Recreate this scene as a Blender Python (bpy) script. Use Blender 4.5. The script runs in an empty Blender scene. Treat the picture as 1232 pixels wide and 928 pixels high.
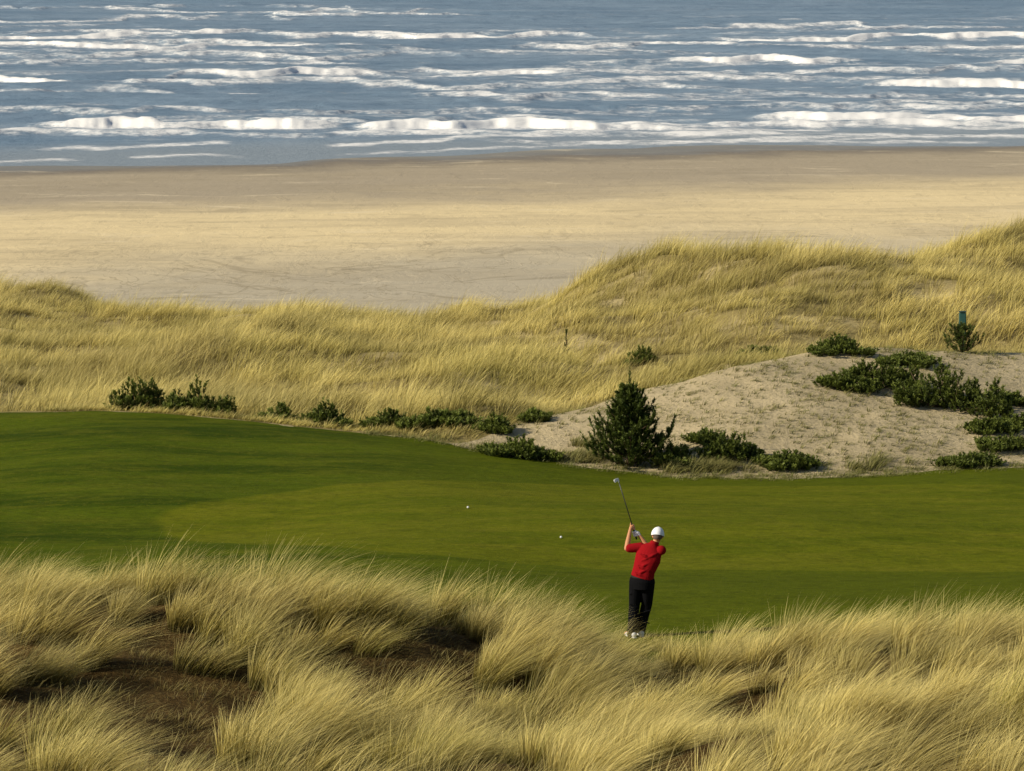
import bpy, bmesh, math, random
import numpy as np
from mathutils import Vector, Matrix
rng=np.random.default_rng(7); random.seed(7)
col=bpy.context.scene.collection
F=4500.; TH=math.atan(554/4500.); CZ=24.; CT=math.cos(TH); ST=math.sin(TH)

# ------------------------------------------------------------------ layout maths
def slope(py): return np.tan(TH+np.arctan((np.asarray(py,float)-464)/F))
def zrow(py,Y): return CZ-Y*slope(py)
def project(x,y,z):
    d=CZ-z; dep=y*CT+d*ST
    return 616+F*x/dep, 464+F*(d*CT-y*ST)/dep
_tab=rng.random((256,256))
def vn(x,y,s=0):
    x=np.asarray(x,float)+s*17.3; y=np.asarray(y,float)+s*9.7
    ix=np.floor(x).astype(int); iy=np.floor(y).astype(int)
    fx=x-ix; fy=y-iy; fx=fx*fx*(3-2*fx); fy=fy*fy*(3-2*fy)
    a=_tab[ix&255,iy&255]; b=_tab[(ix+1)&255,iy&255]; c=_tab[ix&255,(iy+1)&255]; d=_tab[(ix+1)&255,(iy+1)&255]
    return (a*(1-fx)+b*fx)*(1-fy)+(c*(1-fx)+d*fx)*fy
def fbm(x,y,o=4,s=0):
    r=0; a=.5; t=0
    for i in range(o):
        r=r+a*vn(x*2**i,y*2**i,s+i*3); t+=a; a*=.5
    return r/t
def sst(a,b,x): 
    t=np.clip((np.asarray(x,float)-a)/(b-a),0,1); return t*t*(3-2*t)
def shore(x,y): return y-(397+.44*x)

# ------------------------------------------------------------------ terrain table
PX=np.array([-300,0,150,300,450,600,750,900,1050,1232,1532.])
UC=(PX-616)/F*1.01
YE=np.array([90,89,88,87,86,84,82,81.5,82,83,85.])
PYE=np.array([500,495,491,504,522,546,573,579,574,562,550.])
YC=np.array([0,0,0,0,0,86,88.5,91,93,95,97.])
PYC=np.array([0,0,0,0,0,512,480,432,418,423,418.])
fgY=[20,38,42,46,49,52,54.5,58.5]
fgZ=np.array([
 [17]*11,
 [15.0,15.0,14.9,14.8,14.6,14.6,14.9,15.1,15.2,15.4,15.6],
 [14.6,14.6,14.5,14.3,14.1,14.1,14.4,14.7,14.8,15.0,15.2],
 [14.2,14.2,14.1,13.8,13.6,13.4,13.4,13.7,13.9,14.2,14.4],
 [14.1,14.1,14.1,13.8,13.5,13.2,12.9,13.1,13.3,13.6,13.8],
 [14.3,14.2,14.2,14.3,14.0,13.8,13.0,13.15,13.55,13.6,13.7],
 [14.0,13.9,13.9,14.0,13.7,13.5,12.7,12.95,13.3,13.3,13.4],
 [12.6,12.6,12.6,12.6,12.5,12.4,12.3,12.35,12.4,12.4,12.4]])
D1=[10.8,10.8,10.7,10.7,10.6,10.6,10.6,11.0,11.2,11.3,11.3]
P2=[430,430,455,474,476,468,456,430,425,420,415]
P3=[436,436,450,440,434,428,396,368,366,350,340]
P4=[392,392,404,402,402,394,356,334,340,313,298]
YK=[168,168,166,165,164,156,142,136,136,138,140]
PK=[345,350,364,379,382,366,325,304,312,279,261]
Yg=np.arange(20,520,.25); Ug=np.linspace(-.36,.36,289)
Zc=np.zeros((11,len(Yg)))
for i in range(11):
    st=[(y,fgZ[k][i]) for k,y in enumerate(fgY)]
    ze=float(zrow(PYE[i],YE[i]))
    st+=[(64,12.3),(72,12.2 if i>3 else 12.05),(YE[i],ze)]
    if YC[i]==0: st+=[(YE[i]+1.2,ze-.15),(YE[i]+5,ze-1.1)]
    else:
        zc=float(zrow(PYC[i],YC[i]))
        st+=[(YE[i]+.8,ze+.03),(YC[i],zc),(YC[i]+1.5,zc-.05),(YC[i]+7,zc-1.6)]
    y4=YK[i]-20 if i<6 else (126+YK[i])/2
    st+=[(106,D1[i]),(114,float(zrow(P2[i],114))),(126,float(zrow(P3[i],126))),(y4,float(zrow(P4[i],y4)))]
    zk=float(zrow(PK[i],YK[i]))
    st+=[(YK[i],zk),(YK[i]+4,zk-.2),(YK[i]+20,zk-4.5),(208,1.9),(520,1.)]
    Zc[i]=np.interp(Yg,[a for a,b in st],[b for a,b in st])
W=np.zeros((len(Ug),11))
for j,u in enumerate(Ug):
    uu=min(max(u,UC[0]),UC[-1]); k=min(max(np.searchsorted(UC,uu)-1,0),9)
    t=(uu-UC[k])/(UC[k+1]-UC[k]); W[j,k]=1-t; W[j,k+1]=t
Z=W@Zc
def blur(A,s,ax):
    n=int(s*3)+1; k=np.exp(-.5*(np.arange(-n,n+1)/s)**2); k/=k.sum()
    pad=[(0,0),(0,0)]; pad[ax]=(n,n); B=np.pad(A,pad,mode='edge'); R=np.zeros_like(A)
    for i,w in enumerate(k):
        sl=[slice(None)]*2; sl[ax]=slice(i,i+A.shape[ax]); R+=w*B[tuple(sl)]
    return R
Z=blur(Z,4.,0); Za=blur(Z,2.5,1); Zb=blur(Z,8.,1)
m=sst(95,115,Yg)[None,:]; Z=Za*(1-m)+Zb*m
XX=Ug[:,None]*Yg[None,:]; YY=np.broadcast_to(Yg[None,:],XX.shape)
bz=-.008*shore(XX,YY)+.3*sst(60,110,XX)*sst(-80,0,shore(XX,YY))
m=sst(205,228,YY); Z=Z*(1-m)+bz*m
_UE=np.linspace(-.36,.36,600); _YEs=blur(np.interp(_UE,UC,YE)[:,None],12,0)[:,0]
_w3=sst(530,720,616+_UE/1.01*F); _YC=np.interp(_UE,UC[5:],YC[5:])+4.0
_Y3s=_YEs+.02+(_YC-_YEs)*_w3
_YKs=blur(np.interp(_UE,UC,YK)[:,None],12,0)[:,0]
def c_edge(u): return np.interp(u,_UE,_YEs)
def c_sand(u): return np.interp(u,_UE,_Y3s)
def c_crest(u): return np.interp(u,_UE,_YKs)
def hgt(x,y):
    x=np.asarray(x,float); y=np.asarray(y,float); u=np.clip(x/y,-.3599,.3599)
    fu=(u+.36)/(Ug[1]-Ug[0]); fy=np.clip((y-20)/.25,0,len(Yg)-1.001)
    i=np.clip(fu.astype(int),0,len(Ug)-2); j=fy.astype(int); a=fu-i; b=fy-j
    z=(Z[i,j]*(1-a)+Z[i+1,j]*a)*(1-b)+(Z[i,j+1]*(1-a)+Z[i+1,j+1]*a)*b
    fg=1-sst(53,58,y); z=z+fg*((fbm(x/2.6,y/2.6,3,1)-.5)*.9)
    e=c_edge(u); s3=c_sand(u); k=c_crest(u)
    gr=sst(62,69,y)*(1-sst(-1.5,0,y-e)); z=z+gr*((fbm(x/8,y/6.5,2,2)-.5)*.58+(vn(x/3.2,y/2.6,12)-.5)*.10)
    sd=sst(0,2,y-e)*(1-sst(-1,2,y-s3)); z=z+sd*((fbm(x/2.6,y/2.6,3,3)-.5)*.28+(vn(x/.6,y/.6,15)-.5)*.04)
    du=sst(0,6,y-s3)*(1-sst(15,30,y-k)); z=z+du*((vn(x/7,y/10,4)-.5)*1.7+(fbm(x/3.2,y/4,2,5)-.5)*1.1)
    be=sst(205,230,y); z=z+be*((fbm(x/40,y/30,3,6)-.5)*.46+(fbm(x/6,y/5,2,8)-.5)*.05*(1-sst(-60,-20,shore(x,y))))
    return z
def ground_at(px,py,Y0=58.,Y1=215.):
    Y=np.arange(Y0,Y1,.05); X=(px-616)/F*Y*1.01; z=hgt(X,Y); X=(px-616)/F*(Y*CT+(CZ-z)*ST); z=hgt(X,Y)
    pr=project(X,Y,z)[1]; k=np.argmax(pr<=py)
    return float(X[k]),float(Y[k]),float(z[k])
def at_Y(px,Y):
    x=(px-616)/F*Y*1.01
    for _ in range(3):
        z=float(hgt(np.array([x]),np.array([Y]))[0]); x=(px-616)/F*(Y*CT+(CZ-z)*ST)
    return x,Y,z
def scale_at(x,y,z): return F/(y*CT+(CZ-z)*ST)

# ------------------------------------------------------------------ mesh / object helpers
def npmesh(name,V,Q,mat,parent=None,attr=None,smooth=False):
    me=bpy.data.meshes.new(name); V=np.ascontiguousarray(V,np.float32); Q=np.ascontiguousarray(Q,np.int32)
    me.vertices.add(len(V)); me.vertices.foreach_set('co',V.ravel())
    me.loops.add(Q.size); me.loops.foreach_set('vertex_index',Q.ravel())
    me.polygons.add(len(Q)); me.polygons.foreach_set('loop_start',np.arange(0,Q.size,Q.shape[1],dtype=np.int32))
    me.update(calc_edges=True)
    if smooth: me.polygons.foreach_set('use_smooth',np.ones(len(Q),bool))
    if attr is not None:
        a=me.color_attributes.new('tint','FLOAT_COLOR','POINT'); C=np.ones((len(V),4),np.float32); C[:,:attr.shape[1]]=attr
        a.data.foreach_set('color',C.ravel())
    me.materials.append(mat)
    o=bpy.data.objects.new(name,me); col.objects.link(o); o.parent=parent
    return o
def bmobj(name,bm,mat,parent=None,smooth=True):
    me=bpy.data.meshes.new(name); bmesh.ops.recalc_face_normals(bm,faces=bm.faces); bm.to_mesh(me); bm.free()
    if smooth: me.polygons.foreach_set('use_smooth',np.ones(len(me.polygons),bool))
    me.materials.append(mat); o=bpy.data.objects.new(name,me); col.objects.link(o); o.parent=parent
    return o
def empty(name,loc,label,cat,group=None):
    o=bpy.data.objects.new(name,None); col.objects.link(o); o.location=loc; o.empty_display_size=.2
    o['label']=label; o['category']=cat
    if group: o['group']=group
    return o
def struct(o,label,cat,kind='structure'):
    o['kind']=kind; o['label']=label; o['category']=cat; return o
def chain(bm,pts,rad,ref=(1,0,0),seg=14):
    P=[Vector(p) for p in pts]; rings=[]
    for i,p in enumerate(P):
        t=(P[min(i+1,len(P)-1)]-P[max(i-1,0)]).normalized(); a=Vector(ref); a=a-t*a.dot(t)
        if a.length<.05: a=Vector((0,1,0)); a=a-t*a.dot(t)
        a.normalize(); b=t.cross(a); r=rad[i]; rx,ry=(r,r) if not isinstance(r,tuple) else r
        rings.append([bm.verts.new(p+a*rx*math.cos(k*2*math.pi/seg)+b*ry*math.sin(k*2*math.pi/seg)) for k in range(seg)])
    for A,B in zip(rings,rings[1:]):
        for k in range(seg): bm.faces.new((A[k],A[(k+1)%seg],B[(k+1)%seg],B[k]))
    bm.faces.new(rings[0][::-1]); bm.faces.new(rings[-1])
def ball(bm,c,r,rot=None,u=16,v=10):
    if not isinstance(r,tuple): r=(r,r,r)
    M_=Matrix.Translation(Vector(c))@(rot.to_4x4() if rot is not None else Matrix())@Matrix.Diagonal((*r,1))
    bmesh.ops.create_uvsphere(bm,u_segments=u,v_segments=v,radius=1,matrix=M_)
def limb(bm,pts,rad,ref=(1,0,0)):
    chain(bm,pts,rad,ref)
    for p,r in ((pts[0],rad[0]),(pts[-1],rad[-1])):
        ball(bm,p,(r if not isinstance(r,tuple) else min(r))*.98)
def voxel(name,bm,vs,it,mat,parent):
    o=bmobj(name+'_tmp',bm,mat); md=o.modifiers.new('r','REMESH'); md.mode='VOXEL'; md.voxel_size=vs; md.use_smooth_shade=True
    s=o.modifiers.new('s','SMOOTH'); s.factor=.5; s.iterations=it
    bpy.context.view_layer.update(); dg=bpy.context.evaluated_depsgraph_get()
    me=bpy.data.meshes.new_from_object(o.evaluated_get(dg)); old=o.data
    bpy.data.objects.remove(o); bpy.data.meshes.remove(old)
    me.name=name; me.polygons.foreach_set('use_smooth',np.ones(len(me.polygons),bool))
    if not me.materials: me.materials.append(mat)
    n=bpy.data.objects.new(name,me); col.objects.link(n); n.parent=parent
    return n

# ------------------------------------------------------------------ material helpers
class M:
    def __init__(s,name,rough=.8,spec=.3):
        s.m=bpy.data.materials.new(name); s.m.use_nodes=True; s.nt=s.m.node_tree
        s.b=s.nt.nodes['Principled BSDF']; s.b.inputs['Roughness'].default_value=rough; s.b.inputs['Specular IOR Level'].default_value=spec
        s.pos=None
    def n(s,t): return s.nt.nodes.new(t)
    def put(s,sock,v):
        if isinstance(v,bpy.types.NodeSocket): s.nt.links.new(v,sock)
        elif isinstance(v,(tuple,list)) and len(v)==3 and sock.type=='RGBA': sock.default_value=(*v,1)
        else: sock.default_value=v
    def P(s):
        if s.pos is None: s.pos=s.n('ShaderNodeNewGeometry').outputs['Position']
        return s.pos
    def noise(s,sc=(1,1,1),detail=4,rough=.55,dist=0.):
        mp=s.n('ShaderNodeMapping'); s.put(mp.inputs['Vector'],s.P()); mp.inputs['Scale'].default_value=sc
        t=s.n('ShaderNodeTexNoise'); s.put(t.inputs['Vector'],mp.outputs[0]); t.inputs['Scale'].default_value=1
        t.inputs['Detail'].default_value=detail; t.inputs['Roughness'].default_value=rough; t.inputs['Distortion'].default_value=dist
        return t.outputs['Fac']
    def ma(s,op,a,b=0.,c=0.,clamp=False):
        t=s.n('ShaderNodeMath'); t.operation=op; t.use_clamp=clamp
        s.put(t.inputs[0],a); s.put(t.inputs[1],b); s.put(t.inputs[2],c); return t.outputs[0]
    def rng(s,v,a,b,c=0.,d=1.):
        t=s.n('ShaderNodeMapRange'); t.interpolation_type='SMOOTHSTEP'
        s.put(t.inputs[0],v)
        for k,q in enumerate((a,b,c,d)): t.inputs[k+1].default_value=q
        return t.outputs[0]
    def mix(s,f,a,b,mode='MIX'):
        t=s.n('ShaderNodeMix'); t.data_type='RGBA'; t.blend_type=mode
        s.put(t.inputs[0],f); s.put(t.inputs[6],a); s.put(t.inputs[7],b); return t.outputs[2]
    def grey(s,v):
        c=s.n('ShaderNodeCombineColor'); [s.put(c.inputs[k],v) for k in range(3)]; return c.outputs[0]
    def sep(s,v):
        t=s.n('ShaderNodeSeparateXYZ'); s.put(t.inputs[0],v); return t.outputs
    def attr(s,name='tint'):
        t=s.n('ShaderNodeAttribute'); t.attribute_name=name; q=s.n('ShaderNodeSeparateColor'); s.put(q.inputs[0],t.outputs['Color']); return q.outputs
    def bump(s,h,st=.3,dist=.05):
        t=s.n('ShaderNodeBump'); s.put(t.inputs['Strength'],st); t.inputs['Distance'].default_value=dist
        s.put(t.inputs['Height'],h); s.put(s.b.inputs['Normal'],t.outputs[0])
    def color(s,c): s.put(s.b.inputs['Base Color'],c)
def plain(name,c,rough=.7,spec=.3,metal=0.,var=.25,sc=40):
    q=M(name,rough,spec); f=q.noise((sc,sc,sc),3)
    q.color(q.mix(f,tuple(v*(1-var) for v in c),tuple(min(1,v*(1+var)) for v in c))); q.b.inputs['Metallic'].default_value=metal
    return q.m
def bladed(name,root,mid,tip,alt,trans=.3,spec=.25,patch=.35,lo=.0,hi=.45):
    q=M(name,.6,spec); a=q.attr()
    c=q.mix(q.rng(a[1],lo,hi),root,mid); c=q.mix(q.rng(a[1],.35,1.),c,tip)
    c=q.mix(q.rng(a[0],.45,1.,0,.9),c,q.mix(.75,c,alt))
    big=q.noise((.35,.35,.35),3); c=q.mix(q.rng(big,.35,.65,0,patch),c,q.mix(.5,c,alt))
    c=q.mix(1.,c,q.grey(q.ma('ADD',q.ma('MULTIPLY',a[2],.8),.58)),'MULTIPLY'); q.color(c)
    tr=q.n('ShaderNodeBsdfTranslucent'); q.put(tr.inputs[0],c); ms=q.n('ShaderNodeMixShader'); ms.inputs[0].default_value=trans
    q.put(ms.inputs[1],q.b.outputs[0]); q.put(ms.inputs[2],tr.outputs[0]); q.put(q.nt.nodes['Material Output'].inputs[0],ms.outputs[0])
    return q.m

# foreground soil
q=M('dry_soil',.95,.05); f=q.noise((2,2,2),6,.65); g=q.noise((14,14,14),4,.7)
c=q.mix(q.rng(f,.35,.65),(.055,.033,.010),(.125,.078,.025)); c=q.mix(q.rng(g,.5,.75),c,(.21,.145,.05)); q.color(c); q.bump(g,1.,.10); m_soil=q.m
# turf
q=M('mown_turf',.9,.03); X,Yq,Zq=q.sep(q.P())
wob=q.ma('SUBTRACT',q.noise((.22,.22,.22),3),.5)
ex=q.ma('DIVIDE',q.ma('SUBTRACT',X,5.2),12.2); ey=q.ma('DIVIDE',q.ma('SUBTRACT',Yq,74.4),5.4)
r2=q.ma('ADD',q.ma('ADD',q.ma('MULTIPLY',ex,ex),q.ma('MULTIPLY',ey,ey)),q.ma('MULTIPLY',wob,.5))
ins=q.rng(r2,.95,1.01,1,0)
st=q.noise((.10,.75,1),5,.6,.6); fine=q.noise((4,14,4),5,.75); md=q.noise((.6,1.8,1),6,.72,.5); tex=q.noise((9,9,9),3,.7); mot=q.noise((1.6,2.2,2),5,.75)
rough=q.mix(q.rng(st,.36,.64),(.036,.064,.003),(.092,.124,.0055)); rough=q.mix(q.rng(md,.42,.68,0,.7),rough,(.132,.144,.010))
gre=q.mix(q.rng(st,.36,.64),(.114,.138,.0055),(.156,.168,.008)); gre=q.mix(q.rng(md,.42,.68,0,.6),gre,(.188,.182,.014))
rough=q.mix(q.rng(X,-6,5,0,.8),rough,(.116,.137,.006))
c=q.mix(ins,rough,gre); c=q.mix(q.rng(mot,.46,.70,0,.6),c,q.mix(.55,c,(.03,.04,.002))); c=q.mix(q.rng(fine,.3,.7,0,.75),c,q.mix(.55,c,(.022,.030,.001))); c=q.mix(q.rng(tex,.55,.75,0,.4),c,(.19,.18,.02))
q.color(c); q.bump(q.ma('ADD',fine,mot),.5,.06); m_turf=q.m
# dune sand
q=M('dune_sand',.95,.05); f=q.noise((.6,.6,.6),5,.6); g=q.noise((8,8,8),5,.68); sp=q.noise((13,13,13),3,.6); rp=q.noise((1.5,5,5),4,.6,.8)
c=q.mix(q.rng(f,.3,.7),(.44,.355,.205),(.57,.46,.27)); c=q.mix(q.rng(g,.53,.74,0,.5),c,(.34,.27,.145)); c=q.mix(q.rng(sp,.58,.67,0,.75),c,(.17,.148,.055))
c=q.mix(q.rng(rp,.5,.7,0,.3),c,(.35,.28,.15))
q.color(c); q.bump(g,.65,.09); m_sand=q.m
# dune soil below grass
q=M('dune_soil',.95,.05); f=q.noise((.25,.25,.25),5,.6); g=q.noise((5,5,5),5,.7)
c=q.mix(q.rng(f,.45,.7),(.28,.22,.085),(.58,.465,.235)); c=q.mix(q.rng(g,.4,.7,0,.6),c,(.22,.17,.06)); q.color(c); q.bump(g,.8,.12); m_dune=q.m
# beach
q=M('beach_sand',.9,.05); X,Yq,Zq=q.sep(q.P())
sh=q.ma('SUBTRACT',q.ma('SUBTRACT',Yq,397.),q.ma('MULTIPLY',X,.44))
wv=q.ma('MULTIPLY',q.ma('SUBTRACT',q.noise((.025,.02,1),5,.65),.5),75.); s2=q.ma('ADD',sh,wv)
st=q.noise((.03,.08,1),7,.68,.8); st2=q.noise((.08,.18,1),6,.7,1.); tr=q.noise((.5,.22,1),6,.7,1.); tk=q.noise((.045,.04,1),4,.6,1.2); tk2=q.noise((.11,.03,1),4,.6,2.)
wl=q.ma('ADD',sh,q.ma('MULTIPLY',q.ma('SUBTRACT',q.noise((.05,.03,1),4,.6),.5),40.))
c=q.mix(q.rng(s2,-160,-115),(.52,.45,.32),(.82,.655,.37))
c=q.mix(q.rng(s2,-95,-50),c,(.44,.365,.255)); c=q.mix(q.rng(wl,-28,-10),c,(.24,.205,.16))
c=q.mix(q.rng(st,.45,.64,0,.6),c,q.mix(.5,c,(.39,.32,.21))); c=q.mix(q.rng(st2,.53,.67,0,.5),c,q.mix(.5,c,(.28,.23,.15)))
c=q.mix(q.rng(st2,.30,.44,.5,0),c,(.85,.71,.47)); c=q.mix(q.rng(tr,.55,.70,0,.45),c,q.mix(.5,c,(.26,.21,.135)))
nearm=q.rng(sh,-95,-150,.0,1.)
for (tn,wd,am) in ((tk,.012,.42),(tk2,.009,.42)):
    ln=q.rng(q.ma('ABSOLUTE',q.ma('SUBTRACT',tn,.5)),0.,wd,am,0.); c=q.mix(q.ma('MULTIPLY',nearm,ln),c,(.26,.21,.13))
q.color(c); q.put(q.b.inputs['Roughness'],q.rng(wl,-20,-6,.9,.3)); q.bump(tr,.4,.25); m_beach=q.m
# sea
q=M('sea_water',.18,.5); a=q.attr(); q.b.inputs['IOR'].default_value=1.33
n1=q.noise((.14,.26,1),7,.70,.3); n2=q.noise((.8,.6,2.4),6,.78); n3=q.noise((.16,.22,1.2),7,.75,.4); cl=q.noise((.012,.03,1),5,.65)
w=q.mix(q.rng(cl,.35,.65),(.185,.265,.345),(.265,.345,.420)); w=q.mix(q.rng(n1,.42,.68,.0,.6),w,(.120,.183,.252)); w=q.mix(q.rng(a[1],.1,.9,0,.85),w,(.31,.345,.365))  # last mix lightens the shallows, a wet sheen painted into the water colour
k=q.rng(a[0],.02,.35)
nn=q.ma('ADD',q.ma('MULTIPLY',q.ma('SUBTRACT',n2,.5),1.9),q.ma('MULTIPLY',q.ma('SUBTRACT',n3,.5),2.1))
ff=q.ma('ADD',q.ma('MULTIPLY',a[0],1.22),q.ma('MULTIPLY',nn,k)); ff=q.rng(ff,.14,1.15)
c=q.mix(ff,w,(.92,.90,.86)); q.color(c); q.put(q.b.inputs['Roughness'],q.ma('ADD',q.ma('MULTIPLY',ff,.6),.34))
q.put(q.b.inputs['Specular IOR Level'],q.ma('SUBTRACT',.38,q.ma('MULTIPLY',ff,.36)))
q.bump(q.ma('ADD',n1,q.ma('MULTIPLY',n2,.5)),q.ma('SUBTRACT',.75,q.ma('MULTIPLY',ff,.4)),.6); m_sea=q.m
m_fgrass=bladed('tussock_blades',(.055,.032,.007),(.42,.325,.075),(.95,.79,.31),(.27,.26,.048),.28,lo=.07,hi=.57)  # brown thatch roots, darkened further to paint shade into gaps between tussocks
m_dgrass=bladed('dune_grass_blades',(.12,.092,.024),(.53,.43,.125),(.87,.72,.275),(.30,.27,.058),.3,patch=.6,lo=.04,hi=.52)  # thatch-brown roots, darkened so painted shade deepens the hollows
m_sprig=bladed('sprig_blades',(.12,.1,.03),(.20,.18,.05),(.38,.34,.12),(.12,.14,.03),.25)
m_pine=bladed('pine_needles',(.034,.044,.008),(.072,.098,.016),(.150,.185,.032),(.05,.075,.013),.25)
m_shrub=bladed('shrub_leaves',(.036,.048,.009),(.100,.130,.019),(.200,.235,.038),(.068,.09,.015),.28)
m_bark=plain('bark',(.09,.06,.035),.9,.1)

# ------------------------------------------------------------------ ground strips (share their border vertices)
UU=np.linspace(-.27,.27,400)
def strip(name,Ca,Cb,rows,mat,power=1.,mask=None,U=UU):
    t=np.linspace(0,1,rows)**power
    Yv=Ca[:,None]*(1-t)+Cb[:,None]*t; Xv=U[:,None]*Yv
    V=np.stack([Xv,Yv,hgt(Xv,Yv)],-1).reshape(-1,3); n=rows
    i=np.arange(len(U)-1)
    if mask is not None: i=i[mask[:-1]&mask[1:]]
    i=i[:,None]; j=np.arange(n-1)[None,:]
    a=(i*n+j).ravel(); b=((i+1)*n+j).ravel()
    return npmesh(name,V,np.stack([a,b,b+1,a+1],1),mat,smooth=True)
one=np.ones_like(UU)
c1=58.2+.5*np.sin(UU*60)+(vn(UU*90,UU*0,3)-.5)*.8
c2=c_edge(UU)+(fbm(UU*120,UU*0,3,5)-.5)*.8; c3=np.maximum(c_sand(UU),c2+.01)
c4=206*one; c5=470*one
struct(strip('foreground_dune',21*one,c1,150,m_soil),'dry brown dune bank under the long grass in the foreground','ground')
struct(strip('golf_green',c1,c2,120,m_turf),'mown golf green and fairway rolling between the dunes','golf course')
struct(strip('sand_mound',c2,c3,80,m_sand,mask=(c3-c2)>.012),'bare pale sand mound rising behind the right of the green','sand')
struct(strip('dune_ground',c3,c4,240,m_dune),'rolling sandy dunes between the green and the beach','dunes')
struct(strip('beach',c4,c5,170,m_beach),'wide flat sandy beach beside the sea','beach')

# ------------------------------------------------------------------ sea with breakers
US=np.linspace(-.27,.27,680)
t=np.linspace(0,1,800); Yr=np.exp(np.log(372.)*(1-t)+np.log(1500.)*t); far=np.exp(np.linspace(np.log(1520),np.log(30000),24))
Yr=np.concatenate([np.array([340,350,358,365]),Yr,far])
Xs=US[:,None]*Yr[None,:]; Ys=np.broadcast_to(Yr[None,:],Xs.shape).copy(); px=616+US[:,None]*F/1.005+0*Ys
BR=[(-200,150,97,1.0,1.3),(180,330,38,1.0,1.3),(-200,420,58,.9,1.0),(300,740,46,.95,1.1),(440,522,56,.85,.9),(715,778,24,1.0,1.1),
 (228,297,111,1.0,.9),(175,500,92,1.0,1.0),(480,730,95,.9,1.0),(580,682,122,1.15,1.3),(765,1062,79,.95,1.1),(870,1005,91,.95,1.0),
 (840,1450,48,1.0,1.1),(1050,1155,66,1.0,1.1),(1020,1500,103,1.0,1.1),(915,1035,109,.95,.9),(890,1500,144,1.0,1.1),(30,430,155,1.15,1.5),
 (400,830,156,1.05,1.2),(560,720,141,.85,.7),(-200,60,158,.85,.8),(880,1010,27,.75,.8),(-200,250,47,.85,.9),(1150,1500,72,.85,.9),(700,1000,160,.75,.6),
 (-300,1500,163,.55,.5),(100,900,104,.5,.6),(-300,600,70,.5,.7),(600,1500,58,.6,.7),(700,1500,130,.5,.6),(-300,700,134,.42,.5),(300,1300,86,.5,.6),(700,1300,152,.8,.8)]
rr=random.Random(3)
for py in (15,31,36,52,63,75,100,116,127,148,168,40,95,8,20,26,33,112,122):
    p0=rr.uniform(-200,900); BR.append((p0,p0+rr.uniform(300,700),py+rr.uniform(-2,2),rr.uniform(.38,.6),rr.uniform(.4,.8)))
Hs=np.zeros_like(Ys); Fo=np.zeros_like(Ys)
sH=shore(Xs,Ys); deep=sst(15,60,sH)*(1-sst(2500,6000,Ys))
sel=(Yr>360)&(Yr<1500); Xb,Yb_,pb=Xs[:,sel],Ys[:,sel],px[:,sel]; Hb,Fb=Hs[:,sel],Fo[:,sel]
lace=fbm(Xb/7,Yb_/7,4,3)
p1d=pb[:,:1]
for k,(p0,p1,py,sf,A) in enumerate(BR):
    Y0=24/float(slope(py)); kpx=Y0*Y0/(24*F); A=A*.8
    wob=((fbm(p1d/130,p1d*0+k*3.1,3,k)-.5)*11+(fbm(p1d/40,p1d*0+k,4,k+40)-.5)*4.)*kpx
    d=Yb_-(Y0+wob); sc=1+.0006*(Y0-400)
    wide=sst(p0-160,p0+60,p1d)*(1-sst(p1-60,p1+160,p1d)); ms=sst(p0-25,p0+90,p1d)*(1-sst(p1-100,p1+25,p1d))
    nz=fbm(p1d/70,p1d*0+k*5.,4,k+9); fz=fbm(p1d/14,p1d*0+k*2.,2,k+19); hgtm=.74+.38*sst(.3,.65,nz)+.16*(fz-.5); ms=ms*(.72+.45*sst(.28,.58,nz))
    prof=np.where(d<0,np.exp(-(d/(2.6*sc))**2),np.exp(-(d/(7.*sc))**2))
    Hb=np.maximum(Hb,A*prof*(.36*wide+.6*ms*hgtm))
    f=np.where(d<0,np.exp(-(np.minimum(d+1.2*sc,0)/(3.4*sc))**2),np.exp(-(d/(2.4*sc))**2))
    tail=np.where(d>0,np.exp(-d/(19*sc))*.58,np.exp(d/(12*sc))*.72)*(.2+.8*sst(.40,.62,lace))
    Fb=np.maximum(Fb,sf*ms*np.maximum(f,tail))
Hs[:,sel]=Hb; Fo[:,sel]=Fb
sw=np.sin((Ys+(fbm(Xs/90,Ys/60,2,3)-.5)*90)/7.5)*(.12+.6*fbm(Xs/70,Ys/50,2,8))*sst(40,120,sH)
chop=(fbm(Xs/11,Ys/5,4,11)-.5)*.8+(fbm(Xs/2.5,Ys/1.8,2,14)-.5)*.2
Hs=Hs*sst(5,40,sH)+(sw+chop*(1-.8*np.clip(Fo,0,1)))*deep
pat=sst(.50,.70,fbm(Xs/34,Ys/13,4,21))*sst(25,60,sH)*(1-sst(300,1000,sH))*.34
Fo=np.maximum(Fo,pat)
e1=(fbm(Xs/16,Ys*0+1,5,31)-.5)*34
Fo=np.maximum(Fo,.7*np.exp(-((sH-28-e1)/4.)**2)*sst(.25,.5,fbm(Xs/14,Ys*0,3,33)))
Fo=np.maximum(Fo,.6*np.exp(-((sH-8-e1*.7)/3.)**2)*sst(.25,.5,fbm(Xs/10,Ys*0,3,35)))
Hs=Hs+np.clip(Fo,0,1)*(fbm(Xs/1.4,Ys/1.6,3,17)-.45)*.38*sst(20,60,sH)
V=np.stack([Xs,Ys,Hs],-1).reshape(-1,3); n=len(Yr); i=np.arange(len(US)-1)[:,None]; j=np.arange(n-1)[None,:]
a=(i*n+j).ravel(); b=((i+1)*n+j).ravel()
shal=1-sst(0,60,sH)
struct(npmesh('sea',V,np.stack([a,b,b+1,a+1],1),m_sea,attr=np.stack([np.clip(Fo,0,1.3).ravel(),shal.ravel()],1),smooth=True),'blue grey sea with rows of white breakers','sea')

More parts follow.
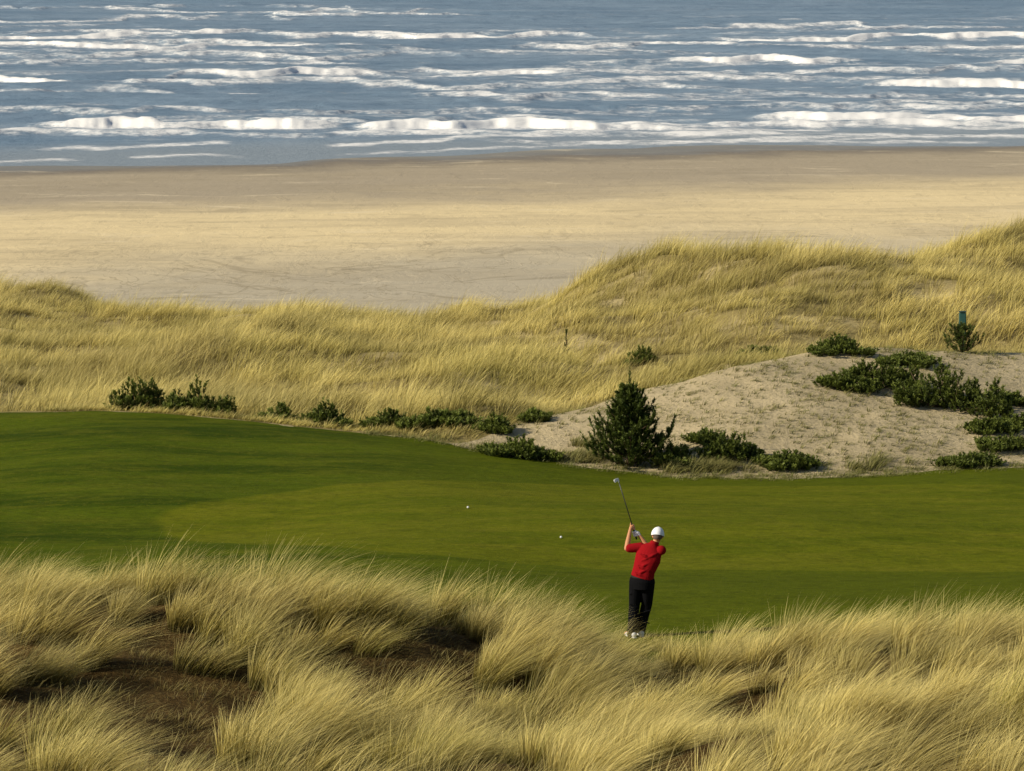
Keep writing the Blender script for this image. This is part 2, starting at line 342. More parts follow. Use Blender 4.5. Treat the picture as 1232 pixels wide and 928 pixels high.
# ------------------------------------------------------------------ blades
def blades(base,L,w,dirx,diry,a,bd,droop,tint,shade,levels,name,mat):
    n=len(base); ts=np.linspace(0,1,levels+1); ang=rng.random(n)*math.pi; wx=np.cos(ang)*w*.5; wy=np.sin(ang)*w*.5
    V=np.empty((n,levels+1,2,3),np.float32); C=np.empty((n,levels+1,2,3),np.float32)
    for k,t in enumerate(ts):
        h=L*(a*t+bd*t*t); cx=base[:,0]+dirx*h; cy=base[:,1]+diry*h; cz=base[:,2]+L*(t*(1-.22*a)-droop*t*t)-.03
        tw=(1-t**1.6)*.92+.08
        for s,sg in ((0,-1),(1,1)):
            V[:,k,s,0]=cx+sg*wx*tw; V[:,k,s,1]=cy+sg*wy*tw; V[:,k,s,2]=cz
        C[:,k,:,0]=tint[:,None]; C[:,k,:,1]=t; C[:,k,:,2]=shade[:,None]
    o=(np.arange(n)*(levels+1)*2)[:,None]+(np.arange(levels)*2)[None,:]; o=o.ravel()
    Q=np.stack([o,o+1,o+3,o+2],1)
    return npmesh(name,V.reshape(-1,3),Q,mat,attr=C.reshape(-1,3))
def fan_points(n,u0,u1,y0,y1):
    Y=np.sqrt(rng.random(n)*(y1*y1-y0*y0)+y0*y0); return (u0+rng.random(n)*(u1-u0))*Y,Y
def clumped(cx,cy,per,rad,Lc,out=.45,wind=(.95,.12),wa=.30,wb=.38):
    n=len(cx); N=n*per; ci=np.repeat(np.arange(n),per)
    ph=rng.random(N)*2*math.pi; r=np.sqrt(rng.random(N))
    R=rad[ci]*r; x=cx[ci]+np.cos(ph)*R; y=cy[ci]+np.sin(ph)*R
    wj=(rng.random(n)-.5)[ci]; ws=(.55+.9*rng.random(n))[ci]
    dx=wind[0]*(wa+wb)*ws+np.cos(ph)*out*r+(rng.random(N)-.5)*.35; dy=wind[1]+wj*.5+np.sin(ph)*out*r+(rng.random(N)-.5)*.35
    ln=np.sqrt(dx*dx+dy*dy)+1e-6
    L=Lc[ci]*(.5+.6*rng.random(N))*(1-.25*r)
    a=np.clip(ln*.40,0,.8); bd=np.clip(ln*.48,.05,.8); dr=.10+.24*rng.random(N)+.2*np.clip(ln-.5,0,1)
    sh=rng.random(n)[ci]*.6+rng.random(N)*.4
    return np.stack([x,y,hgt(x,y)],1),L,dx/ln,dy/ln,a,bd,dr,sh
# foreground tussocks
cx,cy=fan_points(1150,-.175,.175,33,57.9)
pxs,pys=project(cx,cy,hgt(cx,cy))
dens=.08+1.1*sst(.41,.56,fbm(cx/1.4,cy/2.0,2,50))
bare=(1-sst(420,580,pxs+60*(fbm(cx,cy,2,53)-.5)))*(1-sst(44.,47.5,cy)); dens*=1-bare*.60
for (hp,hy,hw,hl_) in ((650,48.2,85,1.7),(1085,49.6,60,1.2),(880,50.,40,1.1),(1000,45.5,55,1.2)):
    dens*=1-.85*np.exp(-((pxs-hp)/hw)**2)*np.exp(-((cy-hy)/hl_)**2)
dens=np.where((cy>51.)&((pxs<715)|(pxs>850)),np.maximum(dens,.55),dens)
gap=np.exp(-((pxs-780)/60)**2)*sst(52,56.,cy); dens=np.where(gap>.3,.75,dens)
kp=rng.random(len(cx))<dens; cx,cy,pxs=cx[kp],cy[kp],pxs[kp]
Lc=(.72+.8*rng.random(len(cx))**1.4)*(1-.42*np.exp(-((pxs-785)/70)**2)*sst(50,55,cy))
# wispy tufts of rough grass reaching the golfer's feet
fx=(rng.normal(size=44)*28+775-616)/F*60.*1.01; fy=58.6+2.0*rng.random(44); Lf=np.full(44,.28)+.18*rng.random(44)
base,L,dx,dy,a,bd,dr,sh=clumped(cx,cy,310,.11+.20*rng.random(len(cx)),Lc,out=.55,wa=.28,wb=.38)
b3=clumped(fx,fy,26,np.full(44,.12),Lf,out=.6)
c2x,c2y=fan_points(2800,-.175,.175,33,57.8)
b2=clumped(c2x,c2y,20,np.full(len(c2x),.22),(.14+.30*rng.random(len(c2x))),out=.8)
tint=np.clip(rng.random(len(L))*.55+.6*fbm(base[:,0]/1.8,base[:,1]/1.8,2,60)-.05,0,1)
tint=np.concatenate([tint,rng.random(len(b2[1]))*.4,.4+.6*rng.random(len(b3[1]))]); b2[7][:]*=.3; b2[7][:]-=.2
base,L,dx,dy,a,bd,dr,sh=[np.concatenate([p,r,s]) for p,r,s in zip((base,L,dx,dy,a,bd,dr,sh),b2,b3)]
nfg=len(L)
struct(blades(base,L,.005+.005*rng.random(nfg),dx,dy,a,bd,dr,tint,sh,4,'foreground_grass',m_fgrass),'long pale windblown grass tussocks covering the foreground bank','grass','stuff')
# dune grass
cx,cy=fan_points(17500,-.175,.175,84,182)
u=cx/cy; pxs,pys=project(cx,cy,hgt(cx,cy)); s3=c_sand(u); ck=c_crest(u)
ok=(cy>s3+np.where(pxs<600,2.4,.4)+1.4*rng.random(len(cx))*(pxs>600))&(cy<ck+9)
dn=fbm(cx/4,cy/7,3,70); dens=.65+.6*sst(.36,.54,dn)
dens*=1-.98*(1-sst(20,70,pxs+30*(vn(cx,cy,71)-.5)))*np.exp(-((cy-104)/9)**4)
dens*=1-.85*np.exp(-((pxs-1160)/40)**2)*np.exp(-((cy-135)/4)**2)
kp=ok&(rng.random(len(cx))<dens); cx,cy,dn=cx[kp],cy[kp],dn[kp]
base,L,dx,dy,a,bd,dr,sh=clumped(cx,cy,34,.22+.28*rng.random(len(cx)),(.65+.80*rng.random(len(cx))**1.6)*(.78+.4*sst(.4,.6,dn)),.5,(.8,.1),.28,.34)
ex_u=-.125+.135*rng.random(800); ex_y=np.interp(ex_u,UU,c3)+.15+2.4*rng.random(800)   # short tufts along the back edge of the green
b2=clumped(ex_u*ex_y,ex_y,22,np.full(800,.16),.16+.26*rng.random(800),.6)
base,L,dx,dy,a,bd,dr,sh=[np.concatenate([p,r]) for p,r in zip((base,L,dx,dy,a,bd,dr,sh),b2)]
tint=np.clip(rng.random(len(L))*.35+1.05*fbm(base[:,0]/6,base[:,1]/11,3,80)-.22,0,1); nd=len(L); tint[-len(b2[1]):]=.4+.6*rng.random(len(b2[1]))
sh=sh*.58+.42*sst(.35,.6,fbm(base[:,0]/3,base[:,1]/6,2,85))
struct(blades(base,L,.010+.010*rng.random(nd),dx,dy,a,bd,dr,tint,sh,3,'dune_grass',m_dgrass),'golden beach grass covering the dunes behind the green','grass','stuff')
# sprigs on the sand
cx,cy=fan_points(10000,-.03,.175,80,99); u=cx/cy
ok=(cy>c_edge(u)+.3)&(cy<c_sand(u)); cx,cy=cx[ok],cy[ok]
kp=rng.random(len(cx))<(.35+.65*sst(.42,.6,fbm(cx/2,cy/2,2,90))); cx,cy=cx[kp],cy[kp]
base,L,dx,dy,a,bd,dr,sh=clumped(cx,cy,10,np.full(len(cx),.05),.08+.20*rng.random(len(cx))**1.8,.7)
cx2,cy2=[],[]
for (p,y,sp,nn) in ((705,552,26,26),(835,565,32,34),(700,535,20,12),(870,566,20,10),(1030,562,40,14)):
    for _ in range(nn):
        g=ground_at(p+random.gauss(0,sp*.6),min(y+random.gauss(0,3),570)); cx2.append(g[0]); cy2.append(g[1])
cx2=np.array(cx2); cy2=np.array(cy2)
b2=clumped(cx2,cy2,45,np.full(len(cx2),.16),.3+.25*rng.random(len(cx2)),.6)
ue=-.04+.21*rng.random(1100); ye=np.interp(ue,UU,c2)+rng.normal(size=1100)*.25+.12
b4=clumped(ue*ye,ye,18,np.full(1100,.12),.07+.18*rng.random(1100)**2,.8)
base,L,dx,dy,a,bd,dr,sh=[np.concatenate([p,r,s]) for p,r,s in zip((base,L,dx,dy,a,bd,dr,sh),b2,b4)]
tn=rng.random(len(L)); tn[-len(b4[1]):]=.6+.4*tn[-len(b4[1]):]
struct(blades(base,L,.012+.008*rng.random(len(L)),dx,dy,a,bd,dr,tn,sh,2,'sand_sprigs',m_sprig),'sparse dry sprigs scattered over the bare sand mound','grass','stuff')

# ------------------------------------------------------------------ shrubs and pines
def needles(name,S,D,Ls,nl,nw,per,mat,parent,tilt=.75):
    S=np.array(S); D=np.array(D); Ls=np.array(Ls); n=len(S); N=n*per; ci=np.repeat(np.arange(n),per)
    d=D[ci]; tt=rng.random(N); p=S[ci]+d*(Ls[ci]*tt)[:,None]
    r=rng.normal(size=(N,3)); r-=d*(r*d).sum(1)[:,None]; r/=np.linalg.norm(r,axis=1)[:,None]+1e-9
    nd=r*tilt+d*(1-.35*tilt); nd/=np.linalg.norm(nd,axis=1)[:,None]; sd=np.cross(nd,rng.normal(size=(N,3))); sd/=np.linalg.norm(sd,axis=1)[:,None]+1e-9
    l=nl*(.6+.6*rng.random(N))[:,None]; w=nw*.5
    V=np.stack([p-sd*w,p+sd*w,p+nd*l+sd*w*.35,p+nd*l-sd*w*.35],1)
    C=np.zeros((N,4,3)); t0=np.clip(tt*.7,0,1); C[:,:,0]=rng.random(n)[ci][:,None]; C[:,:2,1]=t0[:,None]; C[:,2:,1]=(t0+.3)[:,None]; C[:,:,2]=(rng.random(N)*.5+rng.random(n)[ci]*.5)[:,None]
    return npmesh(name,V.reshape(-1,3),np.arange(N*4).reshape(-1,4),mat,parent,attr=C.reshape(-1,3))
def shrub(px,pyb,w,h,label,group,Y=None,spiky=.5,name='shrub',lo=.35,dk=.6):
    g=ground_at(px,pyb) if Y is None else at_Y(px,Y)
    s=scale_at(*g); W_=w/s; H_=(h if Y is None else max(8,project(*g)[1]-(pyb-h)))/s
    root=empty(name,g,label,'shrub',group); R=W_*.5; dep=min(R,1.2)*dk+.12
    nl=max(5,int(W_/.16)); lobes=[]
    for k in range(nl):
        fx=(k+.5)/nl*2-1+random.uniform(-.25,.25); lobes.append((fx*R*.88,random.uniform(-.8,.8)*dep,H_*(lo+(1-lo)*random.random())*(1-.4*abs(fx)),R/nl*1.3+.10+.10*random.random()))
    lobes[nl//2]=(lobes[nl//2][0],0,H_,lobes[nl//2][3])
    S,D,Ls=[],[],[]
    bm=bmesh.new()
    for (lx,ly,lh,lr) in lobes:
        z0=float(hgt(np.array([g[0]+lx]),np.array([g[1]+ly]))[0])-g[2]
        chain(bm,[(0,0,-.08),(lx*.4,ly*.4,z0*.4+.04),(lx*.8,ly*.8,z0+lh*.3),(lx,ly,z0+lh*.75)],[.024,.020,.014,.006],seg=6)
        for _ in range(50):
            th=random.random()*6.283; e=random.random()**.9; rr=math.sqrt(max(0,1-e*e))
            k=.35+.8*random.random(); sl=(.08+.14*random.random())*min(1,H_/.5+.35)
            d=Vector((math.cos(th)*rr,math.sin(th)*rr,e)); 
            p=(lx+d.x*lr*k,ly+d.y*lr*k,z0+max(.0,(lh-sl)*e*k))
            dd=(d*(1-spiky)+Vector((random.uniform(-.2,.3),random.uniform(-.2,.2),1))*spiky).normalized()
            S.append(p); D.append(dd); Ls.append(sl)
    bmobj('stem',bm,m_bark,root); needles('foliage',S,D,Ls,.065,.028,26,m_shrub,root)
    return root
gl='low shrubs along the back edge of the green'; gs='shrubs growing on the sand mound'
def edgeY(px): return float(c_edge(np.array([(px-616)/F*1.01]))[0])
for px_,top,w,lab in ((168,447,54,'dark upright shrub leftmost of the row behind the green'),
  (240,454,96,'widest dark bushy shrub near the left end of the green'),
  (335,484,30,'small dark shrub tuft between the two large bushes on the green edge'),
  (392,481,44,'small spiky shrub on the crest of the green left of centre'),
  (462,493,52,'low shrub partly sunk behind the green left of the broad pine scrub'),
  (525,489,88,'broad low pine scrub where the green meets the sand mound')):
    Yp=edgeY(px_)+1.4; g=at_Y(px_,Yp); gp=project(*g)[1]
    shrub(px_,gp,w,max(gp-top,24),lab,gl,Y=Yp,spiky=.7,lo=.55,dk=.4)
for px_,dy_,w,h,lab in ((595,1.8,26,24,'tiny dark shrub in the dune grass beside the left tip of the sand mound'),
  (643,3.6,18,16,'tiny dark tuft at the upper left edge of the sand mound')):
    Yp=edgeY(px_)+dy_; gp=project(*at_Y(px_,Yp))[1]
    shrub(px_,gp,w,h,lab,gl,Y=Yp)
for px_,pyb,w,h,lab in (
  (625,551,88,26,'low spreading shrub on the left toe of the sand mound beside the green'),
  (808,560,36,32,'small dark shrub touching the right side of the young pine tree'),
  (880,556,66,42,'rounded mid green shrub right of the young pine on the lower sand'),
  (948,563,72,22,'flat wide shrub at the foot of the sand mound beside the green'),
  (848,533,26,18,'small shrub just above the gap between young pine and rounded shrub'),
  (915,433,52,20,'flat shrub on the left part of the sand mound crest'),
  (1005,425,68,21,'dark shrub at the highest point of the sand mound crest'),
  (1092,438,66,15,'thin flat shrub on the crest right of the highest shrub'),
  (1010,469,44,24,'left small clump beside the largest shrub patch on the sand'),
  (1056,468,80,38,'middle clump joined to the largest shrub patch on the sand'),
  (1142,490,140,54,'largest dark shrub patch spread across the upper sand slope'),
  (1218,485,30,14,'small shrub right of the largest patch near the frame edge'),
  (1190,521,50,22,'mid sized shrub on the right sand slope below the largest patch'),
  (1224,515,26,18,'small shrub cut by the right frame edge on the sand slope'),
  (1207,542,58,20,'flat shrub low on the right sand slope above the bottom one'),
  (1166,562,76,24,'bottom right shrub where the sand meets the green')):
    shrub(px_,pyb,w,h,lab,gs,dk=.45 if pyb>500 else .8,lo=.35 if pyb>530 else .55)
shrub(771,438,32,22,'dark shrub alone in the golden grass behind the sand mound','shrubs in the dune grass')
def pine(px,pyb,w,h,label,Y=None,whorls=7,per=8,name='pine_tree',dens=3,nw=.022,shape=.88,tip=1.,nl=None):
    g=ground_at(px,pyb) if Y is None else at_Y(px,Y)
    s=scale_at(*g); W_=w/s*.5; H_=h/s; root=empty(name,g,label,'tree')
    bm=bmesh.new(); chain(bm,[(0,0,-.08),(.02,0,H_*.4),(0,.02,H_*.9)],[.06*H_/2,.04*H_/2,.008*min(1,tip*.8+.2)],seg=8); bmobj('trunk',bm,m_bark,root)
    S,D,Ls=[],[],[]; big=H_>1.2
    for k in range(whorls):
        f=k/(whorls-1); z=H_*(.02+.66*f); R=W_*(1.0-shape*f**.85)
        for b in range(per):
            th=b*6.283/per+k*.7+random.uniform(-.3,.3); r=R*random.uniform(.5,1.18); rise=r*random.uniform(.2,.55)+.08
            P=[Vector((math.cos(th)*r*t,math.sin(th)*r*t,z+rise*t*t)) for t in (0,.35,.7,1)]
            bm=bmesh.new(); chain(bm,P,[.014,.011,.008,.004],seg=5); bmobj('branch',bm,m_bark,root)
            for t in np.linspace(.2,.9,6):
                for q_ in range(dens):
                    j=.05*min(1,W_/.4)
                    p=P[0].lerp(P[-1],t); p.z=z+rise*t*t; p+=Vector((random.gauss(0,j),random.gauss(0,j),random.gauss(0,.03)))
                    d=Vector((math.cos(th)*.5+random.uniform(-.35,.35),math.sin(th)*.5+random.uniform(-.35,.35),1.)).normalized()
                    S.append(p); D.append(d); Ls.append(random.uniform(.08,.20)*min(1,H_/1.2+.3)*tip)
            d=Vector((math.cos(th)*.5,math.sin(th)*.5,1)).normalized()
            for _ in range(2 if big else 1):
                S.append(P[-1]); D.append(d); Ls.append(random.uniform(.26,.42)*min(1,H_/1.6)*tip*(1-.35*f))
    for q_ in range(6 if big else 4):
        d=Vector((random.gauss(0,.3*tip),random.gauss(0,.3*tip),1)).normalized(); S.append((random.gauss(0,.03*tip),0,H_*.66)); D.append(d); Ls.append(H_*random.uniform(.10,.18))
    for lz,ll in ((.62,.20),(.66,.24),(.70,.28),(.66,.30)) if big else ((.62,.38),(.62,.3)):
        S.append((0,0,H_*lz)); D.append(Vector((.02,0,1))); Ls.append(H_*ll)
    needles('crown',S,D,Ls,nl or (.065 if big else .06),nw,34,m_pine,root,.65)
    return root
pine(757,561,128,120,'bushy young pine tree standing at the foot of the sand mound',dens=3,whorls=9,per=8,nw=.024,shape=.9)
pine(1157,424,44,34,'small loose pine tree in front of the teal marker post',whorls=4,per=6,dens=1,nw=.016,shape=.5)
pine(681,428,4,38,'thin lone sapling poking out of the golden dune grass',whorls=4,per=2,dens=1,nw=.009,tip=.4,nl=.035)

# ------------------------------------------------------------------ marker post
m_teal=plain('teal_paint',(.038,.105,.090),.75,.1); m_dark=plain('dark_plastic',(.03,.065,.055),.6,.3)
gx=ground_at(1157,424); g=at_Y(1157.5,gx[1]+1.2); s=scale_at(*g); top=(project(*g)[1]-375)/s
post=empty('marker_post',g,'teal green square post standing in the dune grass behind the small pine','post')
def box(bm,c,sz,bev=.006):
    r=bmesh.ops.create_cube(bm,size=1,matrix=Matrix.Translation(Vector(c))@Matrix.Diagonal((*sz,1)))
    bmesh.ops.bevel(bm,geom=list({e for v in r['verts'] for e in v.link_edges}),offset=bev,segments=2,affect='EDGES')
bm=bmesh.new(); box(bm,(0,0,top*.5-.2),(.10,.10,top-.1)); bmobj('upright',bm,m_dark,post,False)
bm=bmesh.new(); box(bm,(0,0,top-.30),(.175,.175,.56),.02); bmobj('housing',bm,m_teal,post,False)
bm=bmesh.new(); box(bm,(0,0,top+.0),(.19,.19,.03),.01); bmobj('cap',bm,m_dark,post,False)

# ------------------------------------------------------------------ golf balls
m_white=plain('white_plastic',(.82,.82,.80),.35,.5,var=.03)
for px_,py_,lab in ((563,612,'white golf ball lying farther away on the left of the green'),(675,648,'white golf ball lying nearer the golfer on the green')):
    g=ground_at(px_,py_); bm=bmesh.new(); bmesh.ops.create_icosphere(bm,subdivisions=4,radius=.0235)
    for v in bm.verts:
        v.co*=1-.012*(vn(v.co.x*400,v.co.y*400+v.co.z*300)>.6)
    o=bmobj('golf_ball',bm,m_white); o.location=(g[0],g[1],g[2]+.022); o['label']=lab; o['category']='golf ball'; o['group']='golf balls on the green'

# ------------------------------------------------------------------ golfer
m_skin=plain('skin',(.52,.235,.105),.55,.3,var=.08); m_red=plain('red_knit',(.26,.007,.010),.95,.04,var=.15,sc=25); m_black=plain('black_cloth',(.007,.007,.008),.95,.04)
m_cap=plain('white_cloth',(.80,.80,.79),.8,.2,var=.04); m_shoe=plain('white_leather',(.62,.62,.60),.5,.4,var=.05); m_hair=plain('grey_hair',(.12,.09,.07),.8,.2)
m_steel=plain('satin_steel',(.72,.71,.68),.4,.5,0.,var=.05); m_shaft=plain('dark_shaft',(.05,.05,.052),.4,.5,.6); m_rub=plain('black_rubber',(.015,.015,.015),.8,.2)
# stand the golfer where the picture has the feet, near the grass edge
Yt=np.arange(59.2,66,.05); best=min(Yt,key=lambda y: abs(project(*at_Y(768,float(y)))[1]-767.5)); fg=at_Y(768,float(best))
print('golfer Y',best,project(*fg))
person=empty('person',(fg[0],fg[1],fg[2]),'person in a red shirt, black trousers and white cap mid swing seen from behind','person')
V3=Vector
HC=V3((.310,.03,1.695)); HR=Matrix.Rotation(math.radians(8),3,'Y')@Matrix.Rotation(math.radians(-22),3,'X')
LS=V3((.035,.09,1.50)); RS=V3((.372,-.06,1.475)); LE=V3((-.195,.10,1.475)); RE=V3((.215,.215,1.40))
butt=V3((-.025,.27,1.60)); headp=V3((-.335,.31,2.595)); cd=(headp-butt).normalized()
LH=butt+cd*.215; RH=butt+cd*.10
LW=LH+V3((-.045,-.045,-.045)); RW=RH+V3((.075,.0,-.03))
LHp=V3((-.035,.05,.97)); RHp=V3((.155,-.03,.97)); LK=V3((-.065,.085,.53)); RK=V3((.140,.12,.53)); LA=V3((-.105,.02,.09)); RA=V3((.045,.16,.14))
def hand(bm,H,wrist,flip,grow=0.):
    s=(wrist-H); s=(s-cd*s.dot(cd)).normalized(); nn=cd.cross(s)*flip
    pc=H+s*.034
    limb(bm,[wrist,pc+s*.012,pc-nn*.0],[.026+grow,(.030+grow),.026+grow])
    ball(bm,pc,.034+grow)
    for i,(o,e) in enumerate(((-.036,175),(-.012,215),(.012,225),(.035,205))):
        c=H+cd*o; P=[]
        for q_ in range(6):
            an=math.radians(-10+e*q_/5); P.append(c+(s*math.cos(an)+nn*math.sin(an))*(.026+.004*(q_==2)))
        limb(bm,P,[.011+grow,.0105+grow,.010+grow,.0095+grow,.009+grow,.008+grow])
    limb(bm,[pc+cd*.02-nn*.015,H+cd*.045-nn*.026+s*.012,H+cd*.075-nn*.022],[.014+grow,.0115+grow,.009+grow])
bm=bmesh.new()
chain(bm,[(.06,.0,.88),(.06,.0,1.0),(.085,.0,1.12),(.16,.005,1.33),(.210,.01,1.48),(.25,.012,1.55)],[(.15,.10),(.160,.11),(.140,.10),(.175,.115),(.15,.085),(.07,.06)],ref=(RS-LS),seg=20)
limb(bm,[(.25,.012,1.5),(.28,.02,1.58),HC-V3((.01,0,.06))],[.065,.056,.056])
for a,b,c in ((LS,LE,LW),(RS,RE,RW)):
    limb(bm,[a,a.lerp(b,.5),b],[.056,.05,.043]); limb(bm,[b,b.lerp(c,.35),c],[.043,.044,.029])
for a,b,c in ((LHp,LK,LA),(RHp,RK,RA)):
    limb(bm,[a,a.lerp(b,.4),b],[.086,.076,.053]); limb(bm,[b,b.lerp(c,.35),c],[.053,.055,.036])
for A,tv in ((LA,V3((-.10,.19,-.055))),(RA,V3((-.03,.20,-.085)))): limb(bm,[A+V3((0,-.02,-.03)),A+tv*.5,A+tv],[.035,.034,.025])
def hl(x,y,z): return HC+HR@V3((x,y,z))
ball(bm,hl(0,0,.015),(.076,.096,.105),HR,24,16); ball(bm,hl(0,.03,-.05),(.058,.065,.065),HR)
ball(bm,hl(0,.075,-.088),(.026,.022,.022),HR)
limb(bm,[hl(0,.088,.012),hl(0,.108,-.022)],[.011,.016]); ball(bm,hl(0,.088,-.058),(.024,.012,.006),HR); ball(bm,hl(0,.088,.028),(.05,.014,.010),HR)
for sx in (-1,1): ball(bm,hl(sx*.079,-.005,-.012),(.010,.022,.034),HR)
hand(bm,LH,LW,1); hand(bm,RH,RW,-1)
voxel('body',bm,.0065,3,m_skin,person)
m_eye=plain('eye_white',(.7,.68,.66),.3,.5,var=.03)
for sx in (-1,1):
    bm=bmesh.new(); ball(bm,hl(sx*.031,.083,.006),.0125); bmobj('eye',bm,m_eye,person)
bm=bmesh.new(); ball(bm,hl(0,-.012,.02),(.081,.096,.108),HR,24,16)
for v in list(bm.verts):
    l=HR.transposed()@(v.co-HC)
    if l.y>.035 or l.z<-.075: bm.verts.remove(v)
bmobj('hair',bm,m_hair,person)
# cap
bm=bmesh.new(); bmesh.ops.create_uvsphere(bm,u_segments=28,v_segments=16,radius=1)
for v in list(bm.verts):
    if v.co.z<-.22: bm.verts.remove(v)
for v in bm.verts: v.co=hl(v.co.x*.108,v.co.y*.124-.008,.022+v.co.z*.132)
cap=bmobj('cap',bm,m_cap,person)
bm=bmesh.new(); top_,bot=[],[]
for k in range(17):
    an=math.pi*(k/16); 
    for zz,lst in ((.0,top_),(-.006,bot)):
        lst.append((bm.verts.new(hl(math.cos(an)*.094,math.sin(an)*.10+.01,.03+zz)),bm.verts.new(hl(math.cos(an)*.096,.05+math.sin(an)*.135,.018+zz-.012*abs(math.cos(an))))))
for L_ in (top_,bot):
    for k in range(16): bm.faces.new((L_[k][0],L_[k+1][0],L_[k+1][1],L_[k][1]))
for k in range(16): bm.faces.new((top_[k][1],top_[k+1][1],bot[k+1][1],bot[k][1]))
bmobj('brim',bm,m_cap,cap)
bm=bmesh.new(); ball(bm,hl(0,-.006,.155),(.009,.009,.006),HR); bmobj('button',bm,m_cap,cap)
# shirt
bm=bmesh.new()
chain(bm,[(.060,.0,1.005),(.066,.0,1.03),(.088,.0,1.13),(.155,.005,1.33),(.208,.01,1.475),(.25,.012,1.545),(.262,.015,1.575)],[(.198,.144),(.198,.145),(.190,.140),(.222,.150),(.196,.115),(.096,.082),(.07,.068)],ref=(RS-LS),seg=24)
for S_,E_,e in ((LS,LE,.80),(RS,RE,.97)):
    limb(bm,[S_,S_.lerp(E_,.5),S_.lerp(E_,e)],[.080,.078,.074]); ball(bm,S_,.081)
for k in range(6): # cloth folds across the back
    z=1.05+k*.07; x0=.06+.3*(z-1); sg=1 if k%2 else -1
    chain(bm,[(x0+.14*t_,-.132-.012*math.cos(t_*2)+.02*abs(t_),z+.07*t_*sg+.03*math.sin(k*2.1)) for t_ in (-1,-.4,.3,1)],[.012,.026,.024,.010],seg=8)
sh_=voxel('shirt',bm,.009,3,m_red,person)
bm=bmesh.new(); chain(bm,[(.252,.012,1.555),(.27,.018,1.61)],[.079,.071],seg=18); voxel('collar',bm,.007,2,m_red,sh_)
# trousers
bm=bmesh.new(); chain(bm,[(.06,.005,.82),(.06,.0,.95),(.062,.0,1.04)],[(.178,.135),(.203,.146),(.188,.135)],ref=(RHp-LHp),seg=24)
for a,b,c in ((LHp,LK,LA),(RHp,RK,RA)):
    limb(bm,[a+V3((0,0,-.02)),a.lerp(b,.45),b,b.lerp(c,.5),c+V3((0,0,-.04))],[.118,.110,.092,.086,.083])
for (p,q_) in (((-.08,-.08,.03),(.06,-.08,-.02)),((-.07,-.08,-.12),(.07,-.075,-.08)),((-.08,-.075,-.26),(.05,-.075,-.30)),((-.08,-.095,.2),(.07,-.09,.26))):
    for K in (LK,RK): chain(bm,[K+V3(p),K+V3(q_)],[.015,.012],seg=8)
tr_=voxel('trousers',bm,.009,3,m_black,person)
bm=bmesh.new(); chain(bm,[(.061,0,1.0),(.062,0,1.035)],[(.194,.141),(.190,.139)],ref=(RHp-LHp),seg=28); bmobj('belt',bm,m_rub,tr_)
for A,tv in ((LA,V3((-.10,.19,0))),(RA,V3((-.03,.21,0)))):
    f=tv.normalized(); b0=A-f*.07; b0.z=.0; bm=bmesh.new()
    limb(bm,[b0+V3((0,0,.055)),b0+f*.09+V3((0,0,.06)),b0+f*.18+V3((0,0,.045)),b0+f*.245+V3((0,0,.035))],[.046,.050,.044,.033]); limb(bm,[b0+f*.06+V3((0,0,.05)),b0+f*.06+V3((0,0,.11))],[.05,.048])
    so=voxel('shoe',bm,.008,2,m_shoe,person)
    bm=bmesh.new(); chain(bm,[b0-f*.045+V3((0,0,.012)),b0+f*.02+V3((0,0,.012)),b0+f*.1+V3((0,0,.012)),b0+f*.2+V3((0,0,.012)),b0+f*.28+V3((0,0,.014))],[(.03,.014),(.045,.014),(.043,.014),(.05,.014),(.024,.012)],ref=f.cross(V3((0,0,1))),seg=14); bmobj('sole',bm,m_shoe,so)
bm=bmesh.new(); hand(bm,RH,RW,-1,.0025); voxel('glove',bm,.0055,1,m_cap,person)
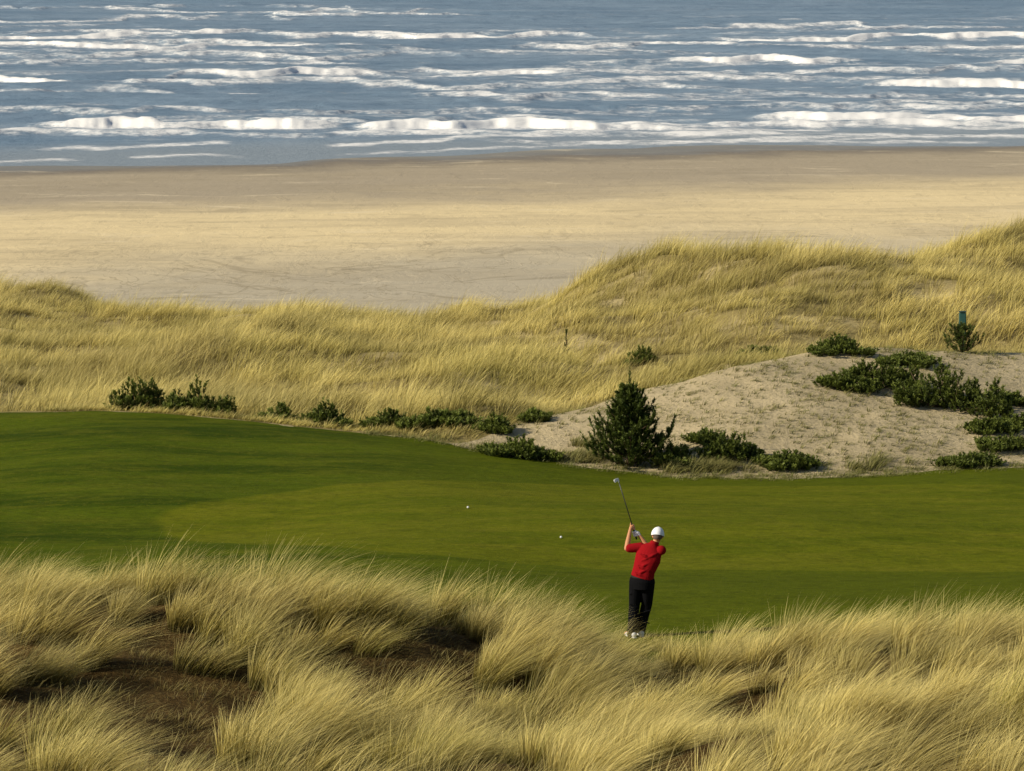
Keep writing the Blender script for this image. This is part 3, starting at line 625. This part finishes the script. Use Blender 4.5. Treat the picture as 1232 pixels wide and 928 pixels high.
# club
club=empty('golf_club',person.location+butt,'golf club with dark shaft raised upright in the hands of the person','golf club')
e_=headp-butt
bm=bmesh.new(); chain(bm,[cd*.26,e_],[.0085,.0065],seg=10); bmobj('shaft',bm,m_shaft,club)
bm=bmesh.new(); chain(bm,[V3((0,0,0)),cd*.01,cd*.28],[.012,.0148,.0105],seg=12); bmobj('grip',bm,m_rub,club)
bm=bmesh.new(); sx=V3((-.80,-.55,.1)); sx=(sx-cd*sx.dot(cd)).normalized(); sy=cd.cross(sx)
chain(bm,[e_-cd*.05,e_+cd*.01],[.009,.010],seg=10)
prof=[(-.012,-.02),(.03,-.022),(.075,-.03),(.088,-.005),(.082,.022),(.04,.026),(-.008,.024)]
fa=[bm.verts.new(e_+sx*x+cd*z+sy*.008) for x,z in prof]; fb=[bm.verts.new(e_+sx*x+cd*z-sy*(.012 if z>0 else .006)) for x,z in prof]
bm.faces.new(fa); bm.faces.new(fb[::-1])
for k in range(len(prof)): bm.faces.new((fa[k],fa[(k+1)%7],fb[(k+1)%7],fb[k]))
bmobj('head',bm,m_steel,club,False)

# ------------------------------------------------------------------ light, world, camera
sc=bpy.context.scene
EL=math.radians(28.5); az=math.radians(-108)   # azimuth measured from +Y towards +X
sv=Vector((math.sin(az)*math.cos(EL),math.cos(az)*math.cos(EL),math.sin(EL)))
sd=bpy.data.lights.new('sun','SUN'); sd.energy=5.0; sd.angle=math.radians(.5); sd.color=(1,.91,.74)
so=bpy.data.objects.new('sun',sd); col.objects.link(so); so.rotation_euler=(-sv).to_track_quat('-Z','Y').to_euler(); so.location=(-60,-20,60)
w=bpy.data.worlds.new('World'); sc.world=w; w.use_nodes=True; nt=w.node_tree; bg=nt.nodes['Background']
sk=nt.nodes.new('ShaderNodeTexSky'); sk.sky_type='NISHITA'; sk.sun_disc=False; sk.sun_elevation=EL; sk.sun_rotation=az%(2*math.pi)
nt.links.new(sk.outputs[0],bg.inputs[0]); bg.inputs[1].default_value=.08
cam=bpy.data.cameras.new('camera'); co=bpy.data.objects.new('camera',cam); col.objects.link(co)
co.location=(0,0,CZ); co.rotation_euler=(math.pi/2-TH,0,0); cam.sensor_width=36; cam.lens=F/1232*36; cam.clip_start=.5; cam.clip_end=60000
sc.camera=co
sc.view_settings.view_transform='Standard'; sc.view_settings.look='None'; sc.view_settings.exposure=0
print('fg blades',nfg,'dune blades',nd)
